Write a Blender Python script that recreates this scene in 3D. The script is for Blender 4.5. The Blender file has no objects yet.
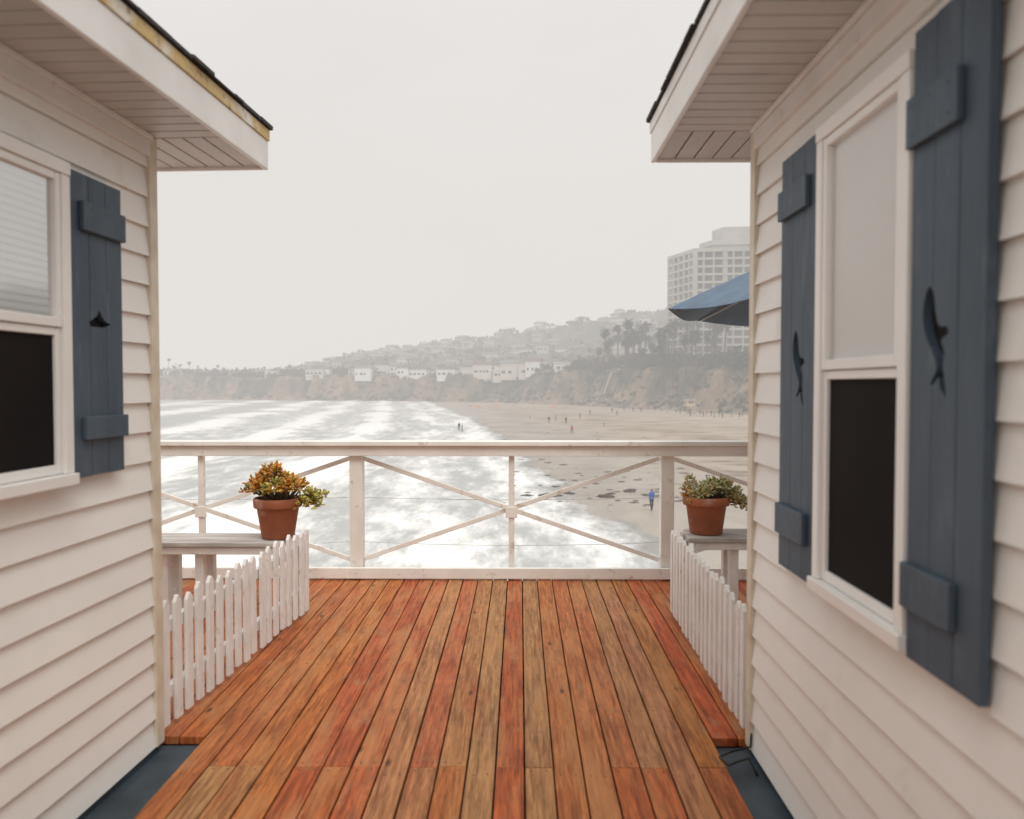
import bpy, bmesh, math, random
from mathutils import Vector, noise, Matrix
random.seed(7)
R=random.random
def U(a,b): return a+(b-a)*R()
scn=bpy.context.scene
COL=scn.collection

# ---------------------------------------------------------------- helpers
class MB:
    def __init__(s): s.v=[];s.f=[];s.m=[];s.c=[]
    def add(s,vs,fs,mi=0,col=(1,1,1)):
        b=len(s.v); s.v+= [tuple(p) for p in vs]
        for f in fs:
            s.f.append([b+i for i in f]); s.m.append(mi); s.c.append(col)
    def box(s,x0,x1,y0,y1,z0,z1,mi=0,col=(1,1,1),f=None):
        vs=[(x,y,z) for z in (z0,z1) for y in (y0,y1) for x in (x0,x1)]
        if f: vs=[f(*p) for p in vs]
        s.add(vs,[(0,2,3,1),(4,5,7,6),(0,1,5,4),(2,6,7,3),(0,4,6,2),(1,3,7,5)],mi,col)
    def beam(s,p,q,w,h,mi=0,col=(1,1,1),up=(0,0,1)):
        p=Vector(p);q=Vector(q);d=(q-p).normalized()
        sd=d.cross(Vector(up)).normalized(); u=sd.cross(d).normalized()
        vs=[]
        for e in (p,q):
            for a,b in ((-1,-1),(1,-1),(1,1),(-1,1)):
                vs.append(e+sd*a*w/2+u*b*h/2)
        s.add(vs,[(3,2,1,0),(4,5,6,7),(0,1,5,4),(1,2,6,5),(2,3,7,6),(3,0,4,7)],mi,col)
    def tube(s,pts,rad,n=8,mi=0,col=(1,1,1)):
        vs=[];fs=[]
        pts=[Vector(p) for p in pts]
        for i,p in enumerate(pts):
            d=(pts[min(i+1,len(pts)-1)]-pts[max(i-1,0)]).normalized()
            a=d.orthogonal().normalized() if abs(d.z)>.9 else d.cross(Vector((0,0,1))).normalized()
            b=d.cross(a)
            r=rad[i] if isinstance(rad,(list,tuple)) else rad
            for k in range(n):
                t=2*math.pi*k/n; vs.append(p+(a*math.cos(t)+b*math.sin(t))*r)
        for i in range(len(pts)-1):
            for k in range(n):
                fs.append((i*n+k,i*n+(k+1)%n,(i+1)*n+(k+1)%n,(i+1)*n+k))
        fs.append(tuple(range(n))[::-1]); fs.append(tuple((len(pts)-1)*n+k for k in range(n)))
        s.add(vs,fs,mi,col)
    def lathe(s,prof,c,n=32,mi=0,col=(1,1,1)):
        vs=[];fs=[]
        for r,z in prof:
            for k in range(n):
                t=2*math.pi*k/n; vs.append((c[0]+r*math.cos(t),c[1]+r*math.sin(t),c[2]+z))
        for i in range(len(prof)-1):
            for k in range(n):
                fs.append((i*n+k,i*n+(k+1)%n,(i+1)*n+(k+1)%n,(i+1)*n+k))
        s.add(vs,fs,mi,col)
    def build(s,name,mats,parent=None,bevel=0,smooth=False,recalc=True,loc=None):
        me=bpy.data.meshes.new(name)
        me.from_pydata(s.v,[],s.f)
        for m in mats: me.materials.append(m)
        me.polygons.foreach_set('material_index',s.m)
        ca=me.color_attributes.new('Col','FLOAT_COLOR','CORNER')
        buf=[]
        for p,c in zip(me.polygons,s.c):
            buf+= (list(c)+[1])*p.loop_total
        ca.data.foreach_set('color',buf)
        if recalc:
            bm=bmesh.new(); bm.from_mesh(me); bmesh.ops.recalc_face_normals(bm,faces=bm.faces); bm.to_mesh(me); bm.free()
        if smooth:
            me.polygons.foreach_set('use_smooth',[True]*len(me.polygons))
        me.update()
        ob=bpy.data.objects.new(name,me); COL.objects.link(ob)
        if parent: ob.parent=parent
        if loc: ob.location=loc
        if bevel:
            b=ob.modifiers.new('bev','BEVEL'); b.width=bevel; b.segments=2; b.limit_method='ANGLE'; b.angle_limit=math.radians(40)
        return ob
def empty(name):
    e=bpy.data.objects.new(name,None); e.empty_display_size=.2; COL.objects.link(e); return e

def mat(name,c1,c2=None,rough=.6,scale=5,detail=6,stretch=(1,1,1),bump=0,bscale=None,vcol=False,spec=.5,lo=.35,hi=.65,bdist=.01,
        c3=None,s3=1.0,lo3=.55,hi3=.75,metal=0):
    m=bpy.data.materials.new(name); m.use_nodes=True
    nt=m.node_tree; N=nt.nodes; L=nt.links; P=N['Principled BSDF']
    P.inputs['Roughness'].default_value=rough; P.inputs['Specular IOR Level'].default_value=spec
    P.inputs['Metallic'].default_value=metal
    tc=N.new('ShaderNodeTexCoord'); mp=N.new('ShaderNodeMapping'); mp.inputs['Scale'].default_value=stretch
    L.new(tc.outputs['Object'],mp.inputs['Vector'])
    c2=c2 or tuple(x*.88 for x in c1)
    nz=N.new('ShaderNodeTexNoise'); nz.inputs['Scale'].default_value=scale; nz.inputs['Detail'].default_value=detail
    L.new(mp.outputs[0],nz.inputs['Vector'])
    mr=N.new('ShaderNodeMapRange'); mr.inputs[1].default_value=lo; mr.inputs[2].default_value=hi
    L.new(nz.outputs[0],mr.inputs[0])
    mx=N.new('ShaderNodeMix'); mx.data_type='RGBA'
    mx.inputs[6].default_value=(*c1,1); mx.inputs[7].default_value=(*c2,1); L.new(mr.outputs[0],mx.inputs[0])
    out=mx.outputs[2]
    if c3:
        n3=N.new('ShaderNodeTexNoise'); n3.inputs['Scale'].default_value=s3; n3.inputs['Detail'].default_value=8
        n3.inputs['Roughness'].default_value=.65
        L.new(mp.outputs[0],n3.inputs['Vector'])
        r3=N.new('ShaderNodeMapRange'); r3.inputs[1].default_value=lo3; r3.inputs[2].default_value=hi3; L.new(n3.outputs[0],r3.inputs[0])
        m3=N.new('ShaderNodeMix'); m3.data_type='RGBA'; L.new(r3.outputs[0],m3.inputs[0]); L.new(out,m3.inputs[6]); m3.inputs[7].default_value=(*c3,1)
        out=m3.outputs[2]
    if vcol:
        at=N.new('ShaderNodeVertexColor'); at.layer_name='Col'
        mm=N.new('ShaderNodeMix'); mm.data_type='RGBA'; mm.blend_type='MULTIPLY'; mm.inputs[0].default_value=1
        L.new(out,mm.inputs[6]); L.new(at.outputs[0],mm.inputs[7]); out=mm.outputs[2]
    L.new(out,P.inputs['Base Color'])
    if bump:
        nb=N.new('ShaderNodeTexNoise'); nb.inputs['Scale'].default_value=bscale or scale*3; nb.inputs['Detail'].default_value=5
        L.new(mp.outputs[0],nb.inputs['Vector'])
        b=N.new('ShaderNodeBump'); b.inputs['Strength'].default_value=bump; b.inputs['Distance'].default_value=bdist
        L.new(nb.outputs[0],b.inputs['Height']); L.new(b.outputs[0],P.inputs['Normal'])
    return m

# ---------------------------------------------------------------- materials
M_siding=mat('siding_paint',(.85,.835,.795),(.785,.77,.73),.45,1.6,bump=.15,bscale=30,bdist=.003,c3=(.62,.58,.51),s3=2.5,lo3=.60,hi3=.85)
M_trim=mat('trim_paint',(.80,.785,.76),(.72,.70,.67),.45,6,bump=.2,bscale=40,bdist=.002,c3=(.50,.42,.33),s3=9,lo3=.64,hi3=.78)
M_corner=mat('aged_trim',(.72,.66,.54),(.58,.50,.39),.5,8)
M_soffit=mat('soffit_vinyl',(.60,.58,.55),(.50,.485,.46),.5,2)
M_fascia=mat('fascia_paint',(.81,.80,.775),(.70,.685,.65),.45,3,bump=.2,bscale=25,bdist=.003)
M_peel=mat('peeling_fascia_strip',(.74,.69,.60),(.60,.44,.19),.6,5,lo=.38,hi=.52,bump=.5,bscale=20,c3=(.32,.23,.14),s3=22,lo3=.56,hi3=.66)
M_shing=mat('asphalt_shingle',(.03,.028,.028),(.06,.05,.05),.9,40,bump=.6,bscale=120)
M_blue=mat('blue_grey_paint',(.064,.094,.128),(.046,.070,.098),.6,6,stretch=(1,1,.25),bump=.5,bscale=45,bdist=.004,c3=(.12,.155,.19),s3=14,lo3=.56,hi3=.78)
M_skirt=mat('skirt_paint',(.04,.06,.078),(.022,.032,.04),.6,6)
M_black=mat('cutout_shade_black',(.006,.006,.007),rough=.9)  # painted shade seen through the shutter cut-outs
M_frame=mat('window_vinyl',(.84,.825,.795),(.79,.775,.745),.35,3)
M_rail=mat('rail_paint',(.81,.785,.73),(.73,.70,.64),.5,5,bump=.25,bscale=30,bdist=.003,c3=(.40,.29,.18),s3=8,lo3=.59,hi3=.74)
M_picket=mat('picket_paint',(.84,.82,.79),(.76,.74,.71),.5,9,bump=.25,bscale=40,bdist=.003,c3=(.5,.41,.32),s3=12,lo3=.60,hi3=.76)
M_grey=mat('weathered_plank',(.60,.56,.52),(.33,.29,.26),.8,9,stretch=(.3,3,1),bump=.5)
M_terra=mat('terracotta',(.36,.115,.05),(.27,.085,.04),.75,6,bump=.2,bscale=60,bdist=.002,c3=(.5,.36,.27),s3=7,lo3=.58,hi3=.8)
M_soil=mat('soil',(.03,.02,.015),rough=.95)
M_leaf=mat('succulent_leaf',(1,1,1),(.8,.8,.8),.4,30,vcol=True)
M_stem=mat('stem',(.14,.09,.05),rough=.8)
M_sub=mat('pier_timber',(.05,.035,.025),(.03,.02,.015),.9,5)
M_pole=mat('umbrella_pole',(.5,.5,.5),rough=.4)
M_canvas=mat('umbrella_canvas',(.115,.165,.225),(.095,.135,.185),.85,8,bump=.2,bscale=200,bdist=.002)
M_cable=mat('cable',(.01,.01,.01),rough=.5)
M_blindL=mat('venetian_blind',(.46,.445,.43),(.38,.37,.36),.6,1.4,detail=2)
M_blind_refl=mat('pale_reflection_blind',(.86,.855,.84),(.82,.81,.79),.6,1.4,detail=2)  # right pane: pale colour stands in for reflected sky
M_screen=mat('insect_screen',(.010,.008,.008),(.020,.016,.013),.8,1.2,detail=2,spec=.12)
def paneglass():
    m=bpy.data.materials.new('window_glass'); m.use_nodes=True; nt=m.node_tree;N=nt.nodes;L=nt.links
    N.remove(N['Principled BSDF'])
    t=N.new('ShaderNodeBsdfTransparent'); g_=N.new('ShaderNodeBsdfGlossy'); g_.inputs['Roughness'].default_value=.08
    lw=N.new('ShaderNodeFresnel'); lw.inputs['IOR'].default_value=1.35
    hf=N.new('ShaderNodeMath'); hf.operation='MULTIPLY'; hf.inputs[1].default_value=.6; L.new(lw.outputs[0],hf.inputs[0])
    nz=N.new('ShaderNodeTexNoise'); nz.inputs['Scale'].default_value=2.5; bp=N.new('ShaderNodeBump'); bp.inputs['Strength'].default_value=.15; bp.inputs['Distance'].default_value=.01
    tc=N.new('ShaderNodeTexCoord'); L.new(tc.outputs['Object'],nz.inputs['Vector']); L.new(nz.outputs[0],bp.inputs['Height']); L.new(bp.outputs[0],g_.inputs['Normal'])
    mx=N.new('ShaderNodeMixShader'); L.new(hf.outputs[0],mx.inputs[0]); L.new(t.outputs[0],mx.inputs[1]); L.new(g_.outputs[0],mx.inputs[2]); L.new(mx.outputs[0],N['Material Output'].inputs[0])
    return m
M_pane=paneglass()

# deck wood
def deckmat():
    m=bpy.data.materials.new('stained_deck_wood'); m.use_nodes=True
    nt=m.node_tree;N=nt.nodes;L=nt.links;P=N['Principled BSDF']
    tc=N.new('ShaderNodeTexCoord'); at=N.new('ShaderNodeVertexColor'); at.layer_name='Col'
    sepc=N.new('ShaderNodeSeparateColor'); L.new(at.outputs[0],sepc.inputs[0])
    off=N.new('ShaderNodeMath'); off.operation='MULTIPLY'; off.inputs[1].default_value=713.0; L.new(sepc.outputs[0],off.inputs[0])
    cmb=N.new('ShaderNodeCombineXYZ'); L.new(off.outputs[0],cmb.inputs[2]); L.new(off.outputs[0],cmb.inputs[1])
    va=N.new('ShaderNodeVectorMath'); va.operation='ADD'; L.new(tc.outputs['Object'],va.inputs[0]); L.new(cmb.outputs[0],va.inputs[1])
    def nz(scale,st,det=6,rgh=.6,src=None):
        mp=N.new('ShaderNodeMapping'); mp.inputs['Scale'].default_value=st
        n=N.new('ShaderNodeTexNoise'); n.inputs['Scale'].default_value=scale; n.inputs['Detail'].default_value=det; n.inputs['Roughness'].default_value=rgh
        L.new(src or va.outputs[0],mp.inputs[0]); L.new(mp.outputs[0],n.inputs['Vector']); return n.outputs[0]
    def mr(x,a,b,c=0,d=1):
        n=N.new('ShaderNodeMapRange'); n.inputs[1].default_value=a;n.inputs[2].default_value=b;n.inputs[3].default_value=c;n.inputs[4].default_value=d; L.new(x,n.inputs[0]); return n.outputs[0]
    def mix(f,a,b,bt='MIX'):
        n=N.new('ShaderNodeMix'); n.data_type='RGBA'; n.blend_type=bt
        if isinstance(f,float): n.inputs[0].default_value=f
        else: L.new(f,n.inputs[0])
        for i,x in ((6,a),(7,b)):
            if isinstance(x,tuple): n.inputs[i].default_value=(*x,1)
            else: L.new(x,n.inputs[i])
        return n.outputs[2]
    grain=nz(8,(8,.45,1),6,.68)
    fine=nz(40,(8,.35,1),3)
    blot=nz(1.9,(3.0,.7,1),5)
    wear=nz(4,(2,.9,1),8,.7,tc.outputs['Object'])
    base=at.outputs[0]
    b=mix(mr(grain,.38,.62),mix(1.0,base,(.52,.44,.38),'MULTIPLY'),mix(1.0,base,(1.28,1.26,1.24),'MULTIPLY'))
    b=mix(mr(fine,.38,.68,0,.5),b,(.11,.038,.016))
    b=mix(mr(blot,.48,.64,0,.6),b,(.44,.20,.075))
    b=mix(mr(blot,.44,.30,0,.5),b,(.34,.078,.026))
    b=mix(mr(wear,.56,.70,0,.5),b,(.38,.24,.14))
    b=mix(mr(wear,.43,.29,0,.6),b,(.12,.042,.02))
    mp=N.new('ShaderNodeMapping'); mp.inputs['Scale'].default_value=(6.5,2.4,1)
    vo=N.new('ShaderNodeTexVoronoi'); vo.inputs['Scale'].default_value=1; vo.inputs['Randomness'].default_value=1
    L.new(tc.outputs['Object'],mp.inputs[0]); L.new(mp.outputs[0],vo.inputs['Vector'])
    b=mix(mr(vo.outputs['Distance'],.03,.10,.85,0),b,(.05,.02,.012))
    L.new(b,P.inputs['Base Color'])
    L.new(mr(wear,.3,.7,.52,.78),P.inputs['Roughness']); P.inputs['Specular IOR Level'].default_value=.25
    bp=N.new('ShaderNodeBump'); bp.inputs['Strength'].default_value=.45; bp.inputs['Distance'].default_value=.004
    L.new(grain,bp.inputs['Height']); L.new(bp.outputs[0],P.inputs['Normal'])
    return m
M_deck=deckmat()

# ---------------------------------------------------------------- pier deck
def deckcol():
    t=R()
    if t<.42: c=(U(.40,.50),U(.095,.12),U(.025,.036))
    elif t<.76: c=(U(.40,.48),U(.125,.160),U(.036,.050))
    else: c=(U(.38,.45),U(.18,.215),U(.07,.09))
    return c
mb=MB(); nails=MB()
def board(x0,x1,y0,y1):
    dz=U(-.002,.002)
    mb.box(x0,x1,y0,y1,-.036,dz,0,deckcol())
    ys=[y0+.03]
    y=math.ceil((y0+.02)/.61)*.61-.02
    while y<y1-.1: ys.append(y); y+=.61
    ys.append(y1-.03)
    for y in ys:
        for xx in (x0+.025,x1-.025):
            xx+=U(-.004,.004); yy=y+U(-.006,.006)
            nails.add([(xx+.0045*math.cos(a*math.pi/3),yy+.0045*math.sin(a*math.pi/3),dz+.0012) for a in range(6)],[tuple(range(6))])
W=.1135
k0=round((-1.34+5.95)/W); k1=round((.875+5.95)/W)
x=-1.34-k0*W; k=0
while x<5.6:
    x0=x+U(-.001,.001); x1=x+W-.0065+U(-.0015,.001)
    if k0<=k<k1:
        if R()<.35: board(x0,x1,-2.4,6.24)
        else:
            g=U(-.003,.003); board(x0,x1,-2.4,3.0985+g); board(x0,x1,3.10+g,6.24)
    else: board(x0,x1,3.36,6.24)
    x+=W; k+=1
XL=-1.34; XR=-1.34+(k1-k0)*W
deck=mb.build('pier_deck',[M_deck],bevel=.003)
nails.build('deck_nails',[M_cable],parent=deck,recalc=False)
mb=MB()
for y in [i*.61 for i in range(6,11)]: mb.box(-6,5.7,y-.04,y+.02,-.25,-.0375)
for y in [i*.61 for i in range(-4,6)]: mb.box(XL+.01,XR-.02,y-.04,y+.02,-.25,-.0375)
mb.box(-6,5.7,6.18,6.24,-.30,-.038); mb.box(-6.0,5.7,-2.4,6.17,-.33,-.251)
for x in (-5,-1.7,1.5,5):
    for y in (-1.5,2.2,5.8): mb.tube([(x,y,-12),(x,y,-.30)],.2,12)
mb.build('pier_substructure',[M_sub],parent=deck)
mb=MB()
mb.box(-1.95,XL-.006,-2.4,3.352,-.10,-.05); mb.box(XR+.004,1.25,-2.4,3.352,-.10,-.05)
mb.box(-1.95,XL-.006,-2.4,1.9,-.0495,-.035);mb.box(-1.95,XL-.006,1.905,3.35,-.0495,-.034)
mb.box(XR+.004,1.25,-2.4,2.1,-.0495,-.035);mb.box(XR+.004,1.25,2.105,3.35,-.0495,-.034)
mb.build('gutter_boards',[M_skirt],parent=deck,bevel=.003)

# ---------------------------------------------------------------- cottages
def cottage(C,d,side,zs,oh,far,win,shutters):
    d=Vector((d[0],d[1])).normalized()
    m=Vector((d.y,-d.x))*side
    C=Vector(C)
    def f(u,n,z):
        p=C-d*u+m*n; return (p.x,p.y,z)
    root=empty('clapboard_cottage')
    LEN=5.2; DEP=4.0; LH=.119
    mb=MB(); mb.box(.01,LEN-.01,-DEP+.01,-.004,0,zs,f=f); 
    nl=int(zs/LH)+1
    for i in range(nl):
        z0=i*LH; z1=min(z0+LH,zs)
        u=0
        while u<LEN:
            w=U(1.9,3.4)
            ue=min(u+w,LEN); j=U(-.001,.0015); o0=.020+j; o1=.004; dz=U(-.0015,.0015)
            mb.add([f(u,o0,z0+dz),f(ue-.0003,o0,z0+dz),f(ue-.0003,o1,z1+.001),f(u,o1,z1+.001),f(u,0,z0+dz+.002),f(ue-.0003,0,z0+dz+.002)],[(0,1,2,3),(0,4,5,1)])
            u=ue
        o0=.02
        mb.add([f(-o0,0,z0),f(-o0,-DEP,z0),f(-o1,-DEP,z1),f(-o1,0,z1),f(0,0,z0),f(0,-DEP,z0)],[(0,1,2,3),(0,4,5,1)])
    mb.build('siding',[M_siding],root)
    mb=MB()
    mb.box(-.026,.035,-.05,.027,.0,zs-.002,f=f)
    mb.build('corner_board',[M_corner],root,bevel=.003)
    mb=MB(); mb.box(.037,LEN,.0,.034,zs-.085,zs-.002,f=f); mb.box(-.034,-.002,-DEP,-.052,zs-.085,zs-.002,f=f)
    mb.box(.037,LEN,.035,.048,zs-.022,zs-.001,f=f)
    mb.build('frieze_board',[M_trim],root,bevel=.003)
    mb=MB(); mb.box(-.01,LEN,-.03,.008,-.12,-.003,f=f); mb.box(-.03,-.011,-DEP,.0,-.12,-.003,f=f)
    mb.build('skirt_board',[M_skirt],root,bevel=.003)
    mb=MB(); w=.085; u=.0
    while u<LEN:
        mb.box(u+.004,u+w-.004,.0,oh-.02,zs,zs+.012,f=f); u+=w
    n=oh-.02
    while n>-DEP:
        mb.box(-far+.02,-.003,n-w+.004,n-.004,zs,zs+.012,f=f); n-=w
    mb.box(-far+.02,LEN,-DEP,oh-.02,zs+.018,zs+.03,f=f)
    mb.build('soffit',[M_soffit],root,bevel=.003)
    mb=MB(); FH=.12
    mb.box(-far,LEN,oh-.02,oh,zs-.012,zs+FH,f=f); mb.box(-far,-far+.02,-DEP,oh-.021,zs-.012,zs+FH,f=f)
    mb.build('fascia_board',[M_fascia],root,bevel=.004)
    mb=MB()
    mb.box(-far-.006,LEN,oh-.02,oh+.006,zs+FH+.001,zs+FH+.052,f=f); mb.box(-far-.006,-far+.02,-DEP,oh-.021,zs+FH+.001,zs+FH+.052,f=f)
    mb.build('drip_board',[M_peel if side>0 else M_fascia],root,bevel=.003)
    mb=MB(); zt=zs+FH+.054; sl=.30
    e=.014; nr=-DEP/2; ur=(oh+e-nr)-far-e
    A=(-far-e,oh+e);B=(LEN,oh+e)
    zr=zt+sl*(oh+e-nr)
    vs=[f(A[0],A[1],zt),f(B[0],B[1],zt),f(LEN,nr,zr),f(ur,nr,zr),f(-far-e,-DEP-oh,zt),f(LEN,-DEP-oh,zt)]
    mb.add(vs,[(0,1,2,3),(0,3,4),(4,3,2,5)])
    vs=[(x,y,z+.008) for x,y,z in vs]; mb.add(vs,[(0,1,2,3),(0,3,4),(4,3,2,5)])
    def rz(a,b): return zt+sl*max(0,min(oh+e-b,a+far+e))
    u=-far-e
    while u<LEN:
        w=U(.08,.26); o=U(.0,.016); t=U(.006,.016)
        for r in range(2):
            mb.box(u+.002,min(u+w,LEN)-.002,oh-.12-r*.1,oh+e+o-r*.1,0,t,f=lambda a,b,c,r=r:f(a,b,rz(a,b)+.002+c+r*.004))
        u+=w
    n=oh+e
    while n>-DEP:
        w=U(.10,.3); o=U(0,.010); t=U(.006,.012)
        mb.box(-far-e-o,-far+.12,n-w+.002,n-.002,0,t,f=lambda a,b,c:f(a,b,rz(a,b)+.003+c))
        n-=w
    mb.build('shingle_roof',[M_shing],root)
    u0,u1,z0,z1,zm=win
    cw=.045
    mb=MB()
    mb.box(u0,u0+cw,.0,.055,z0+.04,z1-cw-.001,f=f); mb.box(u1-cw,u1,.0,.055,z0+.04,z1-cw-.001,f=f)
    mb.box(u0-.0,u1+.0,.0,.058,z1-cw,z1,f=f)
    mb.box(u0-.006,u1+.006,.0,.068,z0,z0+.039,f=f)
    mb.build('window_casing',[M_frame],root,bevel=.003)
    a0,a1=u0+cw+.001,u1-cw-.001; s=.026
    mb=MB()
    for (b0,b1,o) in ((zm,z1-cw-.001,.050),(z0+.041,zm-.002,.042)):
        mb.box(a0,a0+s,.005,o,b0,b1,f=f); mb.box(a1-s,a1,.005,o,b0,b1,f=f)
        mb.box(a0+s+.001,a1-s-.001,.005,o-.001,b1-s,b1,f=f); mb.box(a0+s+.001,a1-s-.001,.005,o-.001,b0,b0+s*1.2,f=f)
    mb.build('window_sash',[M_frame],root,bevel=.003)
    mb=MB()
    mb.box(a0+s-.002,a1-s+.002,.0225,.0235,zm+.01,z1-cw-.01,f=f,mi=0)
    if side>0:
        z=zm+.02
        while z<z1-cw-.04:
            mb.add([f(a0+s,.0295,z),f(a1-s,.0295,z),f(a1-s,.0245,z+.021),f(a0+s,.0245,z+.021)],[(0,1,2,3)],0); z+=.024
    mb.box(a0+s-.002,a1-s+.002,.0225,.0305,z0+.05,zm-.01,f=f,mi=1)
    mb.build('blind_reflection_and_screen',[M_blindL if side>0 else M_blind_refl,M_screen],root)  # left: slatted blind; right: pale plate painted as a reflection
    mb=MB()
    mb.add([f(a0+s,.034,zm+.02),f(a1-s,.034,zm+.02),f(a1-s,.034,z1-cw-.02),f(a0+s,.034,z1-cw-.02)],[(0,1,2,3)])
    mb.build('window_glass',[M_pane],root)
    for (s0,s1,z0,z1,shape,cu,cz,bat) in shutters:
        mb=MB(); n=3; w=(s1-s0)/n
        for i in range(n):
            mb.box(s0+i*w+.001,s0+(i+1)*w-.001,.024+U(0,.001),.046+U(0,.0015),z0+U(0,.003),z1-U(0,.003),f=f)
        sh=mb.build('shutter',[M_blue],root,bevel=.0015)
        pts=shape
        vs=[f(cu+a,.01,cz+b) for a,b in pts]+[f(cu+a,.08,cz+b) for a,b in pts]
        k=len(pts)
        cb=MB(); cb.add(vs,[tuple(range(k)),tuple(range(2*k-1,k-1,-1))]+[(i,(i+1)%k,k+(i+1)%k,k+i) for i in range(k)])
        co=cb.build('cutter',[M_blue])
        bo=sh.modifiers.new('b','BOOLEAN'); bo.operation='DIFFERENCE'; bo.object=co; bo.solver='EXACT'
        bpy.context.view_layer.update()
        dg=bpy.context.evaluated_depsgraph_get()
        me=bpy.data.meshes.new_from_object(sh.evaluated_get(dg)); sh.modifiers.clear(); sh.data=me
        bpy.data.objects.remove(co)
        mb=MB(); mb.box(s0+.01,s1-.01,.0195,.0225,z0+.02,z1-.02,f=f); mb.build('cutout_shade_plate',[M_black],root)  # added black plate that paints the cut-outs dark
        mb=MB()
        for (q0,q1) in bat[1]:
            mb.box(s0+bat[0][0]*(s1-s0),s0+bat[0][1]*(s1-s0),.048,.066,q0,q1,f=f)
        mb.build('shutter_batten',[M_blue],root,bevel=.003)
        mb=MB()
        for (q0,q1) in bat[1]:
            for i in range(3):
                for zz in (q0+.025,q1-.025):
                    cu_=s0+(s1-s0)*(bat[0][0]+(bat[0][1]-bat[0][0])*(.15+.35*i))
                    mb.add([f(cu_+.004*math.cos(a*math.pi/3),.0672,zz+.004*math.sin(a*math.pi/3)) for a in range(6)],[tuple(range(6))])
        mb.build('screws',[M_skirt],root,recalc=False)
    return root,f

def spl(pts,n=6):
    out=[];k=len(pts)
    for i in range(k):
        p0,p1,p2,p3=[Vector(pts[(i+j-1)%k]) for j in range(4)]
        for q in range(n):
            t=q/n
            out.append(tuple(.5*((2*p1)+(-p0+p2)*t+(2*p0-5*p1+4*p2-p3)*t*t+(-p0+3*p1-3*p2+p3)*t**3)))
    return out
fish=spl([(-.012,.125),(-.028,.10),(-.034,.06),(-.026,.02),(-.008,-.015),(.012,-.05),(.012,-.075),(-.006,-.10),(.010,-.098),(.022,-.085),(.030,-.112),(.048,-.128),(.042,-.09),(.036,-.06),
  (.040,-.03),(.030,-.002),(.052,.012),(.046,.028),(.022,.032),(.010,.065),(.004,.10)],3)
fish=[(a*1.3+.0,b*.98) for a,b in fish]
boat=[(-.068,-.014),(-.04,-.03),(.05,-.03),(.062,-.016),(.04,-.004),(.012,.012),(.002,.034),(-.012,.014),(-.03,-.004)]
boat=[(a*1.05,b*1.0) for a,b in boat]

L0=3.29
rootL,fL=cottage((-1.525,L0),(.05,1),1,2.508,.335,.46,
   (.612,1.40,1.165,2.24,1.69),
   [(.29,.60,1.18,2.228,boat,.44,1.735,((.0,.86),[(1.31,1.39),(2.03,2.13)]))])
rootR,fR=cottage((.970,L0),(0,1),-1,2.53,.37,.42,
   (.785,1.378,.862,2.29,1.545),
   [(.437,.777,.862,2.285,fish,.61,1.56,((0.04,.84),[(.98,1.085),(2.07,2.17)])),
    (1.384,1.690,.850,2.325,fish,1.485,1.60,((.0,.72),[(.975,1.08),(2.05,2.165)]))])

# ---------------------------------------------------------------- railing
YR=6.15
mb=MB()
mb.box(-6,5.7,YR-.075,YR+.075,1.035,1.07)
mb.box(-6,5.7,YR-.045,YR-.005,.955,1.034)
mb.box(-6,5.7,YR-.06,YR-.02,.012,.095)
px=[-1.268-2.406*2,-1.268-2.406,-1.268,1.138,1.138+2.406]
for x in px:
    mb.box(x-.05,x+.05,YR-.003,YR+.095,-.02,1.034)
for x in px[:-1]:
    c=x+1.203
    mb.box(c-.022,c+.022,YR-.002,YR+.04,.0,1.034)
    mb.beam((x+.05,YR+.025+.03,.93),(x+2.35,YR+.055,.14),.02,.035)
    mb.beam((x+.05,YR+.078,.14),(x+2.35,YR+.078,.93),.02,.035)
    mb.box(c-.045,c+.045,YR-.012,YR-.0025,.475,.56)
rail=mb.build('white_railing',[M_rail],bevel=.004)
mb=MB()
for zc,sg in ((.27,.03),(.62,.02)):
    for x in px[:-1]:
        pts=[(x+2.406*t/10,YR+.1,zc-sg*4*(t/10)*(1-t/10)) for t in range(11)]
        mb.tube(pts,.0022,6)
mb.build('railing_cable',[M_pole],parent=rail)

# ---------------------------------------------------------------- picket fences
def fence(p,q,n,rs):
    mb=MB(); p=Vector(p);q=Vector(q); d=(q-p).normalized(); m=Vector((d.y,-d.x))
    def f(u,w,z): v=p+d*u+m*w; return (v.x,v.y,z)
    Ln=(q-p).length
    for i in range(n):
        u=i*(Ln-.06)/(n-1)+U(-.010,.010); h=.575+U(-.016,.012); w=.054; tl=U(-.011,.011); g=U(-.003,.003)
        b=.035+U(-.010,.006)
        vs=[];
        for dd in (-.009+g,.009+g):
            vs+=[f(u,dd,b),f(u+w,dd,b),f(u+w+tl,dd,h-.03),f(u+w*.66+tl,dd,h-.006),f(u+w*.5+tl,dd,h),f(u+w*.34+tl,dd,h-.006),f(u+tl,dd,h-.03)]
        k=7
        mb.add(vs,[tuple(range(k)),tuple(range(2*k-1,k-1,-1))]+[(j,(j+1)%k,k+(j+1)%k,k+j) for j in range(k)])
    for z in (.13,.42):
        mb.box(.0,Ln,rs*.013,rs*.045,z,z+.055,f=f) if rs>0 else mb.box(.0,Ln,-.045,-.013,z,z+.055,f=f)
    for u in (.0,Ln-.06):
        a,b=(.046,.10) if rs>0 else (-.10,-.046)
        mb.box(u,u+.055,a,b,.0,.52,f=f)
    return mb.build('picket_fence',[M_picket],bevel=.002)
fence((-1.525,3.36),(-1.39,5.2),18,-1)
fence((.955,3.36),(.985,5.18),18,1)

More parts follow.
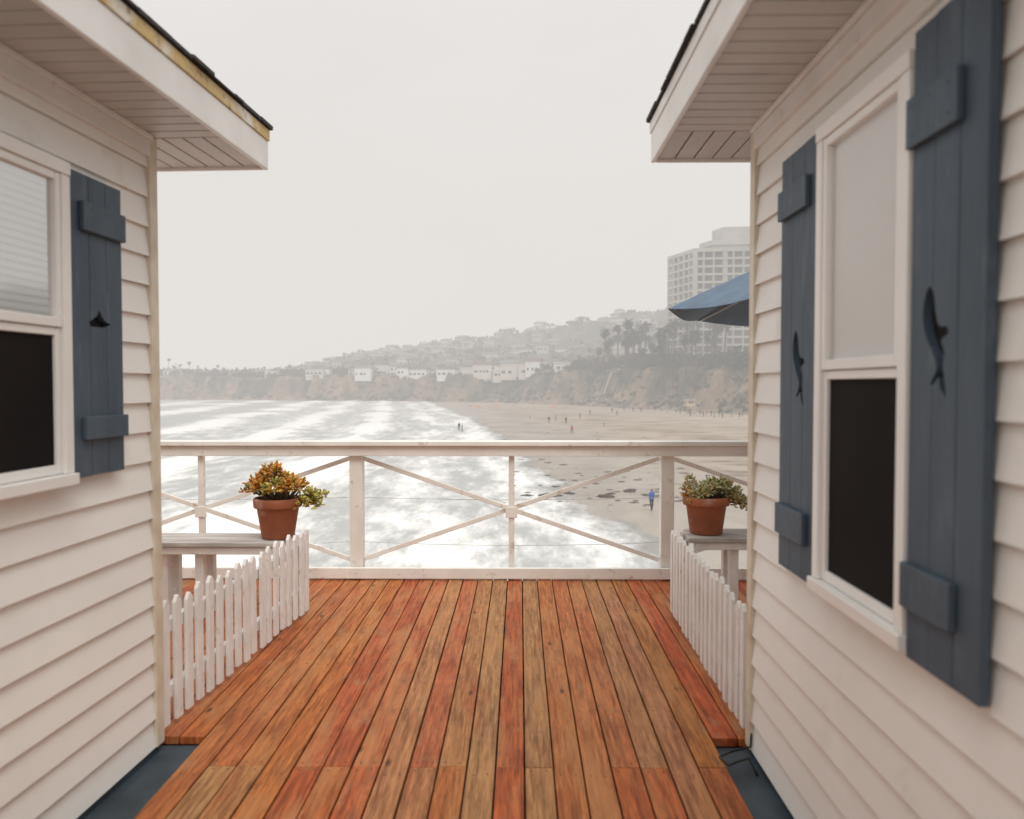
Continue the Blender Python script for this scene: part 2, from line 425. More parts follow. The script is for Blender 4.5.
# ---------------------------------------------------------------- bench shelves
def bench(x0,x1,y0,y1,zt,legs):
    mb=MB()
    wd=(y1-y0)/3
    for i in range(3): mb.box(x0+U(-.03,.03),x1+U(-.03,.02),y0+i*wd+.003,y0+(i+1)*wd-.003,zt-.03,zt+U(-.002,.001),0)
    mb.box(x0+.03,x1-.05,y0+.02,y0+.055,zt-.08,zt-.0335,1); mb.box(x0+.03,x1-.05,y1-.055,y1-.02,zt-.08,zt-.0335,1)
    for x in legs:
        mb.box(x-.028,x+.028,y0+.058,y0+.12,0.001,zt-.0335,1); mb.box(x-.028,x+.028,y1-.12,y1-.058,0.001,zt-.0335,1)
        mb.box(x-.02,x+.02,y0+.121,y1-.121,.12,.17,1)
    return mb.build('plank_bench',[M_grey,M_picket],bevel=.004)
bench(-2.75,-1.50,5.0,5.34,.505,(-2.62,-2.28,-2.05))
bench(1.07,2.1,5.0,5.34,.54,(1.36,2.0))

# ---------------------------------------------------------------- potted plants
def leaf(mb,p,d,l,w,col,mi=0):
    p=Vector(p);d=Vector(d).normalized(); s=d.cross(Vector((U(-.3,.3),U(-.3,.3),1))).normalized(); u=s.cross(d)
    t=w*.32
    vs=[p]
    for a,ww in ((.3,.72),(.7,1.0)):
        c=p+d*l*a
        vs+=[c+s*w*ww/2,c+u*t*ww,c-s*w*ww/2,c-u*t*ww]
    vs.append(p+d*l)
    fs=[]
    for k in range(4):
        j=(k+1)%4
        fs+=[(0,1+k,1+j),(1+k,5+k,5+j,1+j),(5+k,9,5+j)]
    mb.add(vs,fs,mi,col)
def pot(c,r0,r1,h):
    root=empty('potted_succulent'); 
    mb=MB()
    mb.lathe([(0,.002),(r0,.002),(r0+.003,.006),(r1-.012,h*.76),(r1-.010,h*.77),(r1+.006,h*.775),(r1+.009,h*.80),(r1+.010,h*.96),(r1+.006,h),(r1-.008,h),(r1-.014,h*.97),(r1-.018,h*.86),(r0,.03),(0,.03)],c,40)
    o=mb.build('terracotta_pot',[M_terra],root,smooth=True)
    mb=MB()
    mb.lathe([(0,h*.9),(r1*.5,h*.91),(r1-.014,h*.885)],c,24); mb.build('soil',[M_soil],root)
    return root
cL=(-1.575,5.17,.507)
r=pot(cL,.10,.145,.262)
mb=MB(); sb=MB()
def cluster(tip,base,nl,R0,ll,pal,up=.35):
    mid=[(base[i]+tip[i])/2+U(-.015,.015) for i in range(3)]
    sb.tube([base,mid,tip],[.007,.006,.004],6)
    for i in range(nl):
        th=U(0,6.283); ph=math.acos(U(-.55,1))
        dd=Vector((math.sin(ph)*math.cos(th),math.sin(ph)*math.sin(th),math.cos(ph)))
        pp=Vector(tip)+dd*R0*U(.15,1)
        leaf(mb,pp,dd+Vector((0,0,up))+Vector((U(-.5,.5),U(-.5,.5),U(-.5,.5))),ll*U(.7,1.2),ll*.62*U(.8,1.1),random.choice(pal))
org=[(.62,.27,.03),(.55,.28,.04),(.64,.22,.03),(.40,.28,.05),(.48,.14,.03),(.66,.36,.06),(.24,.21,.04),(.60,.32,.04)]
grn=[(.36,.33,.05),(.44,.38,.07),(.24,.25,.05),(.54,.42,.08)]
zt=cL[2]+.24
for i in range(40):
    th=U(0,6.283); rr=math.sqrt(R())*.175
    tip=(cL[0]-.01+rr*math.cos(th)*1.0,cL[1]+rr*math.sin(th),zt+.035+.18*(1-(rr/.2)**2)*U(.35,1.0))
    cluster(tip,(cL[0]+rr*.4*math.cos(th),cL[1]+rr*.4*math.sin(th),zt),26,.042,.036,org if R()<.88 else grn)
for i in range(10):
    tip=(cL[0]+U(.16,.28),cL[1]+U(-.08,.04),zt+U(-.045,.07))
    cluster(tip,(cL[0]+.08,cL[1],zt),26,.038,.034,grn)
mb.build('succulent_leaves',[M_leaf],r); sb.build('succulent_stems',[M_stem],r)
cR=(1.205,5.17,.542)
r=pot(cR,.10,.14,.24)
mb=MB(); sb=MB(); zt=cR[2]+.225
pal=[(.40,.40,.17),(.48,.47,.25),(.54,.52,.31),(.28,.31,.12),(.60,.48,.22),(.52,.30,.10)]
for i in range(28):
    th=U(0,6.283); rr=math.sqrt(R())*.14
    cluster((cR[0]+rr*math.cos(th),cR[1]+rr*math.sin(th),zt+.01+U(0,.095)),(cR[0]+rr*.5*math.cos(th),cR[1]+rr*.5*math.sin(th),zt),24,.034,.032,pal)
for i in range(20):
    a=R(); tip=(cR[0]+.10+.15*a,cR[1]+U(-.1,.05),zt+.08-.13*a+U(-.03,.04))
    cluster(tip,(cR[0]+.08,cR[1],zt+.02),22,.034,.03,pal)
for i in range(6):
    tip=(cR[0]-.11+U(-.02,.03),cR[1]+U(-.08,.04),zt+U(-.01,.04)); cluster(tip,(cR[0]-.05,cR[1],zt),18,.03,.03,pal+org)
mb.build('succulent_leaves',[M_leaf],r); sb.build('succulent_stems',[M_stem],r)

# ---------------------------------------------------------------- patio umbrella
um=empty('patio_umbrella'); mb=MB(); c=(2.2,5.05); rad=1.27; zc=2.50; ze=1.975
nseg=8; sub=6
vs=[];fs=[]
for ring in range(7):
    t=ring/6
    for k in range(nseg*sub):
        ang=math.pi+2*math.pi*k/(nseg*sub)
        ph=(k%sub)/sub
        chord=math.cos(math.pi/nseg)/math.cos((ph-.5)*2*math.pi/nseg)
        sag=.05*math.sin(math.pi*ph)*t
        rr=rad*t*chord
        z=zc+(ze-zc)*(t**1.15)-sag*.6
        vs.append((c[0]+rr*math.cos(ang),c[1]+rr*math.sin(ang),z))
n=nseg*sub
for i in range(6):
    for k in range(n): fs.append((i*n+k,i*n+(k+1)%n,(i+1)*n+(k+1)%n,(i+1)*n+k))
mb.add(vs,fs)
o=mb.build('canopy',[M_canvas],um,recalc=False); so=o.modifiers.new('s','SOLIDIFY'); so.thickness=.004
mb=MB(); mb.tube([(c[0],c[1],0.02),(c[0],c[1],zc+.06)],.02,12)
for k in range(8):
    a=math.pi*2*k/8
    mb.tube([(c[0],c[1],zc-.06),(c[0]+rad*.97*math.cos(a),c[1]+rad*.97*math.sin(a),ze)],.007,6)
mb.build('pole_and_ribs',[M_pole],um)
mb=MB(); mb.lathe([(0,.003),(.25,.003),(.25,.05),(.05,.09),(.03,.3),(0,.3)],(c[0],c[1],0),24); mb.build('base',[M_cable],um)

mb=MB(); pts=[(.93,3.1,-.03),(.915,3.16,.01),(.86,3.13,.010),(.82,3.10,.010),(.80,3.17,.010),(.86,3.22,.010),(.945,3.24,.02),(.955,3.27,.1)]
mb.tube(pts,.005,8); mb.build('power_cable',[M_cable],smooth=True)

# ================================================================ THE BAY
ZB=-8.5
def lerpcurve(pts,x):
    if x<=pts[0][0]: return pts[0][1]
    for (a,b),(c_,d_) in zip(pts,pts[1:]):
        if x<=c_: 
            t=(x-a)/(c_-a); return b+(d_-b)*t
    return pts[-1][1]
WL=[(-400,44),(-50,28),(20,17),(43,12.0),(59,8.5),(84,5),(145,0),(250,-14),(444,-46),(500,-56),(600,-56)]
def wl(y): return lerpcurve(WL,y)+3.0*noise.noise(Vector((y*.04,3,0)))+ 1.0*noise.noise(Vector((y*.2,7,0)))

def nodekit(m,rot=0):
    nt=m.node_tree;N=nt.nodes;L=nt.links
    tc=N.new('ShaderNodeTexCoord')
    def nz(scale,st,det=6,r=.6):
        mp=N.new('ShaderNodeMapping'); mp.inputs['Scale'].default_value=st; mp.inputs['Rotation'].default_value=(0,0,rot)
        n=N.new('ShaderNodeTexNoise'); n.inputs['Scale'].default_value=scale; n.inputs['Detail'].default_value=det;n.inputs['Roughness'].default_value=r
        L.new(tc.outputs['Object'],mp.inputs[0]); L.new(mp.outputs[0],n.inputs['Vector']); return n.outputs[0]
    def mr(x,a,b,c=0,d=1):
        n=N.new('ShaderNodeMapRange'); n.inputs[1].default_value=a;n.inputs[2].default_value=b;n.inputs[3].default_value=c;n.inputs[4].default_value=d; L.new(x,n.inputs[0]); return n.outputs[0]
    def mix(f,a,b):
        n=N.new('ShaderNodeMix'); n.data_type='RGBA'; L.new(f,n.inputs[0])
        for i,x in ((6,a),(7,b)):
            if isinstance(x,tuple): n.inputs[i].default_value=(*x,1)
            else: L.new(x,n.inputs[i])
        return n.outputs[2]
    def mth(op,a,b,clamp=False):
        n=N.new('ShaderNodeMath'); n.operation=op; n.use_clamp=clamp
        for i,x in ((0,a),(1,b)):
            if isinstance(x,(int,float)): n.inputs[i].default_value=x
            else: L.new(x,n.inputs[i])
        return n.outputs[0]
    return nt,N,L,nz,mr,mix,mth
def sandmat():
    m=bpy.data.materials.new('beach_sand'); m.use_nodes=True
    nt,N,L,nz,mr,mix,mth=nodekit(m); P=N['Principled BSDF']
    at=N.new('ShaderNodeVertexColor'); at.layer_name='Col'; sep=N.new('ShaderNodeSeparateColor'); L.new(at.outputs[0],sep.inputs[0])
    dry=mix(mr(nz(.08,(1,1,1)),.35,.65),(.42,.35,.275),(.32,.26,.20))
    wet=mix(mr(nz(.12,(1.5,.6,1)),.35,.65),(.38,.335,.285),(.28,.24,.20))
    c=mix(sep.outputs[0],dry,wet)
    kelp=mth('MULTIPLY',mr(nz(.16,(.7,1.5,1),9,.75),.50,.64),sep.outputs[1])
    c=mix(kelp,c,(.12,.085,.055))
    L.new(c,P.inputs['Base Color'])
    L.new(mr(sep.outputs[0],0,1,.95,.45),P.inputs['Roughness']); P.inputs['Specular IOR Level'].default_value=.35
    bp=N.new('ShaderNodeBump'); bp.inputs['Strength'].default_value=.25; bp.inputs['Distance'].default_value=.05
    L.new(nz(.9,(1,1,1),5),bp.inputs['Height']); L.new(bp.outputs[0],P.inputs['Normal'])
    return m
M_sand=sandmat()
xs=[-3000,-1500,-700,-300,-120]+[-80+i*4 for i in range(60)]+[180,260,400,800,3000]
ys=[-2000,-400,-100,0]+[10+i*5 for i in range(100)]+[560,640,800,1400,4000]
mb=MB(); vs=[(x,y,ZB) for y in ys for x in xs]; nx=len(xs)
mb.v=vs
for j in range(len(ys)-1):
    for i in range(nx-1):
        cx=(xs[i]+xs[i+1])/2; cy=(ys[j]+ys[j+1])/2; dd=cx-wl(cy)
        wet=max(0,min(1,1-(dd-8)/20)); 
        kb=math.exp(-((dd-30)/30)**2)*(1 if cy>75 else .25)
        mb.f.append([j*nx+i,j*nx+i+1,(j+1)*nx+i+1,(j+1)*nx+i]); mb.m.append(0); mb.c.append((wet,kb,0))
sand=mb.build('beach_sand',[M_sand],recalc=False)
def smoothcol(ob):
    me=ob.data; ca=me.color_attributes['Col']; acc=[[0,0,0,0] for _ in me.vertices]
    for l in me.loops:
        c_=ca.data[l.index].color; a=acc[l.vertex_index]; a[0]+=c_[0];a[1]+=c_[1];a[2]+=c_[2];a[3]+=1
    for l in me.loops:
        a=acc[l.vertex_index]; ca.data[l.index].color=(a[0]/a[3],a[1]/a[3],a[2]/a[3],1)
smoothcol(sand)

def watermat():
    m=bpy.data.materials.new('ocean_water'); m.use_nodes=True
    nt,N,L,nz,mr,mix,mth=nodekit(m,.12); P=N['Principled BSDF']
    at=N.new('ShaderNodeVertexColor'); at.layer_name='Col'; sep=N.new('ShaderNodeSeparateColor'); L.new(at.outputs[0],sep.inputs[0])
    f1=nz(.5,(1,.3,1),9,.72)
    foam=mr(mth('ADD',mr(f1,.36,.64,-.24,.26),sep.outputs[0],True),.22,.62)
    L.new(mix(foam,(.40,.405,.39),(.84,.83,.81)),P.inputs['Base Color'])
    L.new(mr(foam,0,1,.45,.9),P.inputs['Roughness']); P.inputs['Specular IOR Level'].default_value=.3
    bp=N.new('ShaderNodeBump'); bp.inputs['Strength'].default_value=.3; bp.inputs['Distance'].default_value=.1
    L.new(nz(.9,(1,.4,1),7,.65),bp.inputs['Height']); L.new(bp.outputs[0],P.inputs['Normal'])
    a=mth('ADD',sep.outputs[1],mr(nz(.35,(1,.5,1),6,.65),.3,.7,-.4,.25),True)
    L.new(mr(a,.0,.6,0,1),P.inputs['Alpha'])
    return m
mb=MB(); ys=[-400,-100,0]+[8+i*2.0 for i in range(270)]+[600,800,1500,4500]
ds=[0,1,2,4,6,8,10,13,15,17,19,22,25,27,29,31,33,37,41,44,47,50,53,57,62,67,71,75,80,90,97,103,109,118,130,138,146,160,185,200,215,260,300,600,1500,4500]
nd=len(ds)
def foamv(dd,y):
    s=0
    for c_,w_,a_ in ((6,2.0,.75),(15,2.2,.75),(29,3,1.1),(48,3.2,1.05),(72,4.5,1.05),(105,6,1.0),(140,8,.8),(200,12,.6)):
        q=c_+5*noise.noise(Vector((y*.018,c_,0)))
        e_=(dd-q)/w_
        s=max(s,a_*math.exp(-e_*e_*(1 if e_<0 else .35))*(0.65+1.2*noise.noise(Vector((y*.035,c_*3,5)))+.2))
    if dd<80: s=max(s,.28)
    return max(0,min(1,s))
for y in ys:
    for dd in ds:
        z=ZB+.006
        for c_ in (29,48,72,105,140):
            q=c_+5*noise.noise(Vector((y*.018,c_,0)))
            z+=.7*math.exp(-((dd-q)/2.4)**2)*max(0,.4+noise.noise(Vector((y*.035,c_*3,5))))
        mb.v.append((wl(y)-dd,y,z))
for j in range(len(ys)-1):
    for i in range(nd-1):
        mb.f.append([j*nd+i,(j+1)*nd+i,(j+1)*nd+i+1,j*nd+i+1]); mb.m.append(0)
        dm=(ds[i]+ds[i+1])/2
        mb.c.append((foamv(dm,(ys[j]+ys[j+1])/2),max(0,min(1,(dm-.5)/5)),0))
oc=mb.build('ocean',[watermat()],smooth=True,recalc=True)
smoothcol(oc)

# ---------------------------------------------------------------- coastal bluff and hill
CP=[(-1100,640),(-700,600),(-420,565),(-240,533),(-130,505),(-41,470),(12,410),(50,330),(76,262),(105,180),(140,60),(180,-80),(220,-260)]
def cr(pts,n):
    out=[]
    for i in range(1,len(pts)-2):
        p0,p1,p2,p3=[Vector(pts[i+j]) for j in (-1,0,1,2)]
        for q in range(n):
            t=q/n
            out.append(.5*((2*p1)+(-p0+p2)*t+(2*p0-5*p1+4*p2-p3)*t*t+(-p0+3*p1-3*p2+p3)*t**3))
    return out
coast=cr(CP,40)
norms=[]
for i in range(len(coast)):
    t=(coast[min(i+1,len(coast)-1)]-coast[max(i-1,0)]).normalized(); norms.append(Vector((-t.y,t.x)))
HA=[(-1.5,-3),(-.6,-3),(-.42,-2),(-.32,2),(-.26,11),(-.2,21),(-.15,28),(-.03,39),(.08,51),(.16,58),(.28,55),(.6,48),(2,42)]
def sm(t): t=max(0,min(1,t)); return t*t*(3-2*t)
def terr(i,t):
    p=coast[i]+norms[i]*t
    nn=noise.fractal(Vector((p.x*.03,p.y*.03,0)),1,2,5)
    gully=noise.fractal(Vector((coast[i].x*.06,coast[i].y*.06,2)),1,2,4)
    tt=t+gully*9*sm(t/12)*(1-sm((t-20)/40))
    h=17+2.5*noise.noise(Vector((p.x*.01,p.y*.01,4)))
    z=ZB-.3+h*(.42*sm(tt/16)+.58*sm((tt-7)/11))
    a=p.x/max(p.y,30)
    z+=lerpcurve(HA,a)*sm((t-30)/260)*(.93+.14*nn)+ nn*2.2*sm((t-5)/20) + nn*4*sm((t-60)/100)
    if t<30: z+=1.3*noise.fractal(Vector((p.x*.13,p.y*.13,9)),1,2,4)*sm(t/5)
    return Vector((p.x,p.y,z))
ts=[-6,0,1.5,3,4.5,6,7.5,9,10.5,12,13.5,15,17,19,21,24,28,33,40,48,57,67,78,90,103,117,132,148,165,183,202,222,243,265,288,312,340,380,450,600]
mb=MB(); nt_=len(ts)
for i in range(len(coast)):
    for t in ts: mb.v.append(tuple(terr(i,t)))
for i in range(len(coast)-1):
    for j in range(nt_-1):
        t=(ts[j]+ts[j+1])/2; p=coast[i]+norms[i]*t
        n1=noise.fractal(Vector((p.x*.08,p.y*.08,1)),1,2,5)
        cliff=(.26,.18,.115); veg=(.058,.062,.030); dryg=(.12,.10,.06)
        if t<22:
            k=sm((n1+.08+ (t-9)/26)*1.6)
            c_=[cliff[q]*(1-k)+veg[q]*k for q in range(3)]
            br=1+.6*noise.noise(Vector((coast[i].x*.2,coast[i].y*.2,t*.3)))
            c_=[x*br for x in c_]
        else:
            k=sm(.55+n1*1.5); c_=[dryg[q]*(1-k)+veg[q]*k for q in range(3)]
        mb.f.append([i*nt_+j,(i+1)*nt_+j,(i+1)*nt_+j+1,i*nt_+j+1]); mb.m.append(0); mb.c.append(tuple(c_))
M_terr=mat('hillside_ground',(1,1,1),(.6,.6,.6),.95,.25,detail=8,vcol=True,bump=.6,bscale=.6,bdist=1.0)
mb.build('coastal_hills',[M_terr],smooth=True)

def pick(a0,a1,t0,t1):
    while True:
        i=random.randrange(len(coast)); t=U(t0,t1); p=coast[i]+norms[i]*t
        if p.y<80: continue
        a=p.x/p.y
        if a0<a<a1: return i,t
M_fol=mat('foliage',(1,1,1),(.55,.6,.5),.9,.8,vcol=True)
mb=MB()
def clump(p,r,h,col,nq=16):
    for q in range(nq):
        th=U(0,6.283); ph=math.acos(U(-.3,1)); k=U(.5,1.05)
        dd=Vector((math.sin(ph)*math.cos(th)*r*k,math.sin(ph)*math.sin(th)*r*k,(math.cos(ph)*.5+.5)*h*k))
        c=p+dd; s=r*U(.28,.5)
        a=Vector((U(-1,1),U(-1,1),U(-1,1))).normalized(); b=a.orthogonal().normalized(); c2=a.cross(b)
        sh=U(.6,1.25)
        mb.add([c+b*s,c+c2*s*.8,c-b*s*.9,c-c2*s],[(0,1,2,3)],0,tuple(x*sh for x in col))
greens=[(.032,.042,.017),(.046,.054,.024),(.028,.035,.018),(.056,.060,.030)]
for q in range(4000):
    i,t=pick(-.75,.55,20,330); p=terr(i,t)
    clump(p-Vector((0,0,.5)),U(1.5,3.8),U(2.5,5.5),random.choice(greens),12)
for q in range(560):
    i,t=pick(.07,.45,16,60); p=terr(i,t); clump(p-Vector((0,0,.5)),U(1.8,4),U(3,8),random.choice(greens),18)
for q in range(800):
    i,t=pick(-.7,.35,4,24); p=terr(i,t); clump(p-Vector((0,0,.5)),U(.8,2.4),U(.6,1.8),random.choice(greens),10)
for q in range(300):
    i,t=pick(-.7,-.2,18,70); p=terr(i,t); clump(p-Vector((0,0,.5)),U(1.8,3.4),U(3.5,7),random.choice(greens),16)
mb.build('hillside_trees',[M_fol],recalc=False)

M_hw=mat('house_wall',(1,1,1),(.9,.9,.9),.8,.3,vcol=True); M_hr=mat('house_roof',(1,1,1),(.8,.8,.8),.9,.5,vcol=True); M_hg=mat('house_glass',(.04,.045,.05),rough=.2)
wallc=[(.62,.60,.56),(.42,.37,.31),(.76,.75,.72),(.34,.29,.24),(.52,.47,.40),(.70,.68,.64)]
roofc=[(.14,.105,.085),(.09,.085,.085),(.18,.10,.065),(.2,.18,.16)]
def house(mb,p,w,d,h,ang,flat=False,wc=None):
    ca_,sa=math.cos(ang),math.sin(ang)
    f=lambda x,y,z:(p.x+x*ca_-y*sa,p.y+x*sa+y*ca_,p.z+z)
    wc=wc or random.choice(wallc); rc=random.choice(roofc)
    mb.box(-w/2,w/2,-d/2,d/2,-3,h,0,wc,f)
    if flat: mb.box(-w/2-.3,w/2+.3,-d/2-.3,d/2+.3,h+.01,h+.5,0,tuple(x*1.05 for x in wc),f)
    else:
        e=.5; rh=d*.22
        vs=[f(-w/2-e,-d/2-e,h+.01),f(w/2+e,-d/2-e,h+.01),f(w/2+e,d/2+e,h+.01),f(-w/2-e,d/2+e,h+.01),f(-w/2-e+d*.2,0,h+rh),f(w/2+e-d*.2,0,h+rh)]
        mb.add(vs,[(0,1,5,4),(2,3,4,5),(1,2,5),(3,0,4),(3,2,1,0)],1,rc)
    nf=max(1,int(h/3))
    for fl in range(nf):
        x=-w/2+.8
        while x<w/2-2:
            ww=U(1,2.4); mb.box(x,x+ww,-d/2-.06,-d/2-.01,fl*3+.9,fl*3+2.3,2,(1,1,1),f); x+=ww+U(.6,1.8)
mb=MB()
for q in range(360):
    i,t=pick(-.27,.5,45,330); p=terr(i,t)
    house(mb,p-Vector((0,0,.8)),U(6,12),U(6,9),U(3.2,5.0),U(-.5,.5)+(-.5 if p.x>50 else 0))
for q in range(46):
    i,t=pick(-.72,.06,20,45); p=terr(i,t)
    house(mb,p-Vector((0,0,.5)),U(7,14),U(7,10),U(3,4.6),U(-.25,.25),R()<.4)
mb.build('hillside_houses',[M_hw,M_hr,M_hg])
for q in range(17):
    a=-.195+.215*q/16+U(-.006,.006); t=U(17,30); w=U(7,13); h=U(3.4,4.6) if R()<.6 else U(5.2,6.4)
    best=min(range(len(coast)),key=lambda i:abs((coast[i]+norms[i]*t).x/max(1,(coast[i]+norms[i]*t).y)-a) if coast[i].y>100 else 9)
    p=terr(best,t); p.z+=-.3; mb=MB(); house(mb,p,w,U(7,10),h,U(-.55,.3),R()<.3,random.choice([(.78,.77,.74),(.70,.66,.60),(.80,.79,.77),(.66,.62,.56)])); mb.build('beachfront_house',[M_hw,M_hr,M_hg])

M_trunk=mat('palm_trunk',(.10,.075,.06),(.06,.045,.04),.9,2); M_frond=mat('palm_frond',(.032,.040,.020),(.020,.028,.014),.8,1)
def palmmesh(h,seed):
    random.seed(seed); mb=MB()
    lean=U(-.9,.9); pts=[];rd=[]
    for k in range(7):
        t=k/6; pts.append((lean*t*t,0,h*t)); rd.append(.28-.13*t+(.1 if k==0 else 0))
    mb.tube(pts,rd,7)
    top=Vector(pts[-1])
    for k in range(34):
        th=U(0,6.283); el=U(-.9,1.3); L_=U(1.9,3.0); dd=Vector((math.cos(th),math.sin(th),0)); sd=Vector((-dd.y,dd.x,0))
        p=top.copy(); e=el
        vs=[];fs=[]
        for s in range(6):
            w=.36*math.sin(math.pi*(s+.6)/6.4)
            vs+=[p+sd*w+Vector((0,0,-.18*w)),p+Vector((0,0,.05)),p-sd*w+Vector((0,0,-.18*w))]
            p=p+(dd*math.cos(e)+Vector((0,0,math.sin(e))))*L_/5; e-=.36
            if s: b=(s-1)*3; fs+=[(b,b+1,b+4,b+3),(b+1,b+2,b+5,b+4)]
        mb.add(vs,fs,1)
    return mb
pm=[]
for k,h in enumerate((9,11,12.5,14)):
    o=palmmesh(h,20+k).build('palm_tree',[M_trunk,M_frond],recalc=False); pm.append(o)
random.seed(99)
spots=[]
for q in range(42): spots.append(pick(.095,.30,13,42))
for q in range(14): spots.append(pick(.17,.22,10,20))
for q in range(15): spots.append(pick(-.5,-.25,16,60))
for q in range(14): spots.append(pick(-.2,.1,18,120))
for q,(i,t) in enumerate(spots):
    p=terr(i,t)
    if q<4: o=pm[q]
    else:
        o=bpy.data.objects.new('palm_tree',random.choice(pm).data); COL.objects.link(o)
    o.location=p-Vector((0,0,.4)); o.rotation_euler=(0,0,U(0,6.28)); s=U(1.0,1.65) if q<56 else U(.5,.85); o.scale=(s,s,s)

# hotel
hot=empty('hotel_tower'); M_hc=mat('hotel_concrete',(.50,.48,.45),(.42,.405,.38),.8,.1); M_hgl=mat('hotel_glazing',(.045,.05,.055),(.09,.09,.09),.3,.2)
A=Vector((74.5,345)); dF=Vector((1,-.12)).normalized(); dS=Vector((-.30,1)).normalized()
def hotelwing(o,dx,dy,w,d,z0,z1,mb,gl,fh=3.35):
    P=lambda x,y,z:(o.x+dx.x*x+dy.x*y,o.y+dx.y*x+dy.y*y,z)
    gl.box(1.0,w-1,1.0,d-1,z0,z1-.5,0,f=P)
    mb.box(0,w,0,d,z1-1.6,z1,f=P)
    z=z1-1.6-fh
    while z>z0:
        mb.box(.0,w,.0,d,z,z+.95,f=P); z-=fh
    nb=round(w/4.2)
    for k in range(nb+1):
        x=w*k/nb; mb.box(x-.22,x+.22,-.15,1.2,z0,z1-.01,f=P)
    nb=round(d/4.5)
    for k in range(nb+1):
        y=d*k/nb; mb.box(-.15,1.2,y-.3,y+.3,z0,z1-.02,f=P); mb.box(w-1.2,w+.15,y-.3,y+.3,z0,z1-.02,f=P)
    for k in range(0,round(w/4.2),3):
        bx=w/round(w/4.2); mb.box(k*bx+.25,k*bx+1.7,.2,1.15,z0,z1-.03,f=P)
mb=MB(); gl=MB()
hotelwing(A,dF,dS,58,24,5,60,mb,gl)
P2=A+dF*11+dS*6
def Pq(x,y,z): q=P2+dF*x+dS*y; return (q.x,q.y,z)
mb.box(0,30,0,12,60.01,64.5,f=Pq); mb.box(5,26,1.5,11,64.51,70,f=Pq); mb.box(-1,31,-1,13,62.0,62.6,f=Pq)
mb.build('facade',[M_hc],hot); gl.build('glazing',[M_hgl],hot)

# beach access stairway on the bluff
mb=MB()
best=min((i for i in range(len(coast)) if coast[i].y>100),key=lambda i:abs((coast[i].x)/coast[i].y-.085))
prev=None
for k in range(14):
    p=terr(min(best+k//4,len(coast)-1),1+k*1.5); p.z+=.35
    if prev is not None: mb.beam(prev,p,1.4,.25)
    prev=p
mb.build('beach_stairway',[mat('stair_wood',(.38,.33,.28),rough=.8)])

# lifeguard tower
lg=MB(); M_yel=mat('tower_yellow',(.62,.42,.10),(.7,.6,.4),.7,.6)
lx,ly=.2125*286,286
for dx in (-1.1,1.1):
    for dy in (-1.1,1.1): lg.beam((lx+dx*1.2,ly+dy*1.2,ZB-.2),(lx+dx,ly+dy,ZB+2.4),.16,.16,0)
lg.box(lx-1.9,lx+1.9,ly-1.9,ly+1.9,ZB+2.4,ZB+2.55); lg.box(lx-1.2,lx+1.2,ly-1.2,ly+1.2,ZB+2.56,ZB+4.6,1)
lg.box(lx-.9,lx+.9,ly-1.24,ly-1.205,ZB+3.4,ZB+4.3,2); lg.box(lx-1.7,lx+1.7,ly-1.7,ly+1.7,ZB+4.61,ZB+4.8)
for k in range(-2,3): lg.beam((lx+k*.9,ly-1.85,ZB+2.55),(lx+k*.9,ly-1.85,ZB+3.4),.06,.06)
lg.beam((lx-1.9,ly-1.85,ZB+3.4),(lx+1.9,ly-1.85,ZB+3.4),.08,.08); lg.beam((lx+1.9,ly,ZB+2.4),(lx+4.4,ly,ZB),.9,.12)
lg.build('lifeguard_tower',[M_hc,M_yel,M_hgl])

# kelp heaps / small rocks
M_kelp=mat('kelp_rock',(.04,.032,.026),(.075,.06,.045),.7,2,bump=.6)
def heap(x,y,rx,ry,h):
    mb=MB(); n=14; m_=6; vs=[];fs=[]
    for a in range(m_+1):
        ph=a/m_*math.pi/2
        for k in range(n):
            th=2*math.pi*k/n; q=1+.6*noise.noise(Vector((math.cos(th)*1.7+x,math.sin(th)*1.7+y,a*.4)))
            vs.append((x+rx*q*math.cos(th)*math.cos(ph),y+ry*q*math.sin(th)*math.cos(ph),ZB-.02+h*math.sin(ph)*(1+.7*noise.noise(Vector((math.cos(th)*1.5+x,math.sin(th)*1.5+a,y))))))
    for a in range(m_):
        for k in range(n): fs.append((a*n+k,a*n+(k+1)%n,(a+1)*n+(k+1)%n,(a+1)*n+k))
    mb.add(vs,fs); return mb
def g(x,y): D=(1.5-ZB)*800/(y-385); return (x-520)/800*D,D
allm=MB()
for (x,y,w) in ((527,496,.6),(543,499,.6),(550,496,1.0),(556,487,.5),(569,494,.7),(575,481,.4),(606,497,.9),(612,494,.5),(596,484,.4),(630,491,.7),(636,501,.3),(585,488,.3),(622,482,.4),(560,502,.3),(590,499,.3),(618,501,.3),(540,486,.3),(566,484,.25),(645,495,.4),(604,478,.4),(640,480,.3),(582,476,.3)):
    X,Y=g(x,y); h=heap(X,Y,w*.95,w*.9,w*.22)
    allm.add(h.v,h.f)
for q in range(130):
    X,Y=g(U(500,735),U(432,508)); w=U(.08,.4); h=heap(X,Y,w*1.5,w*1.2,w*.25); allm.add(h.v,h.f)
allm.build('kelp_heaps',[M_kelp],smooth=True)

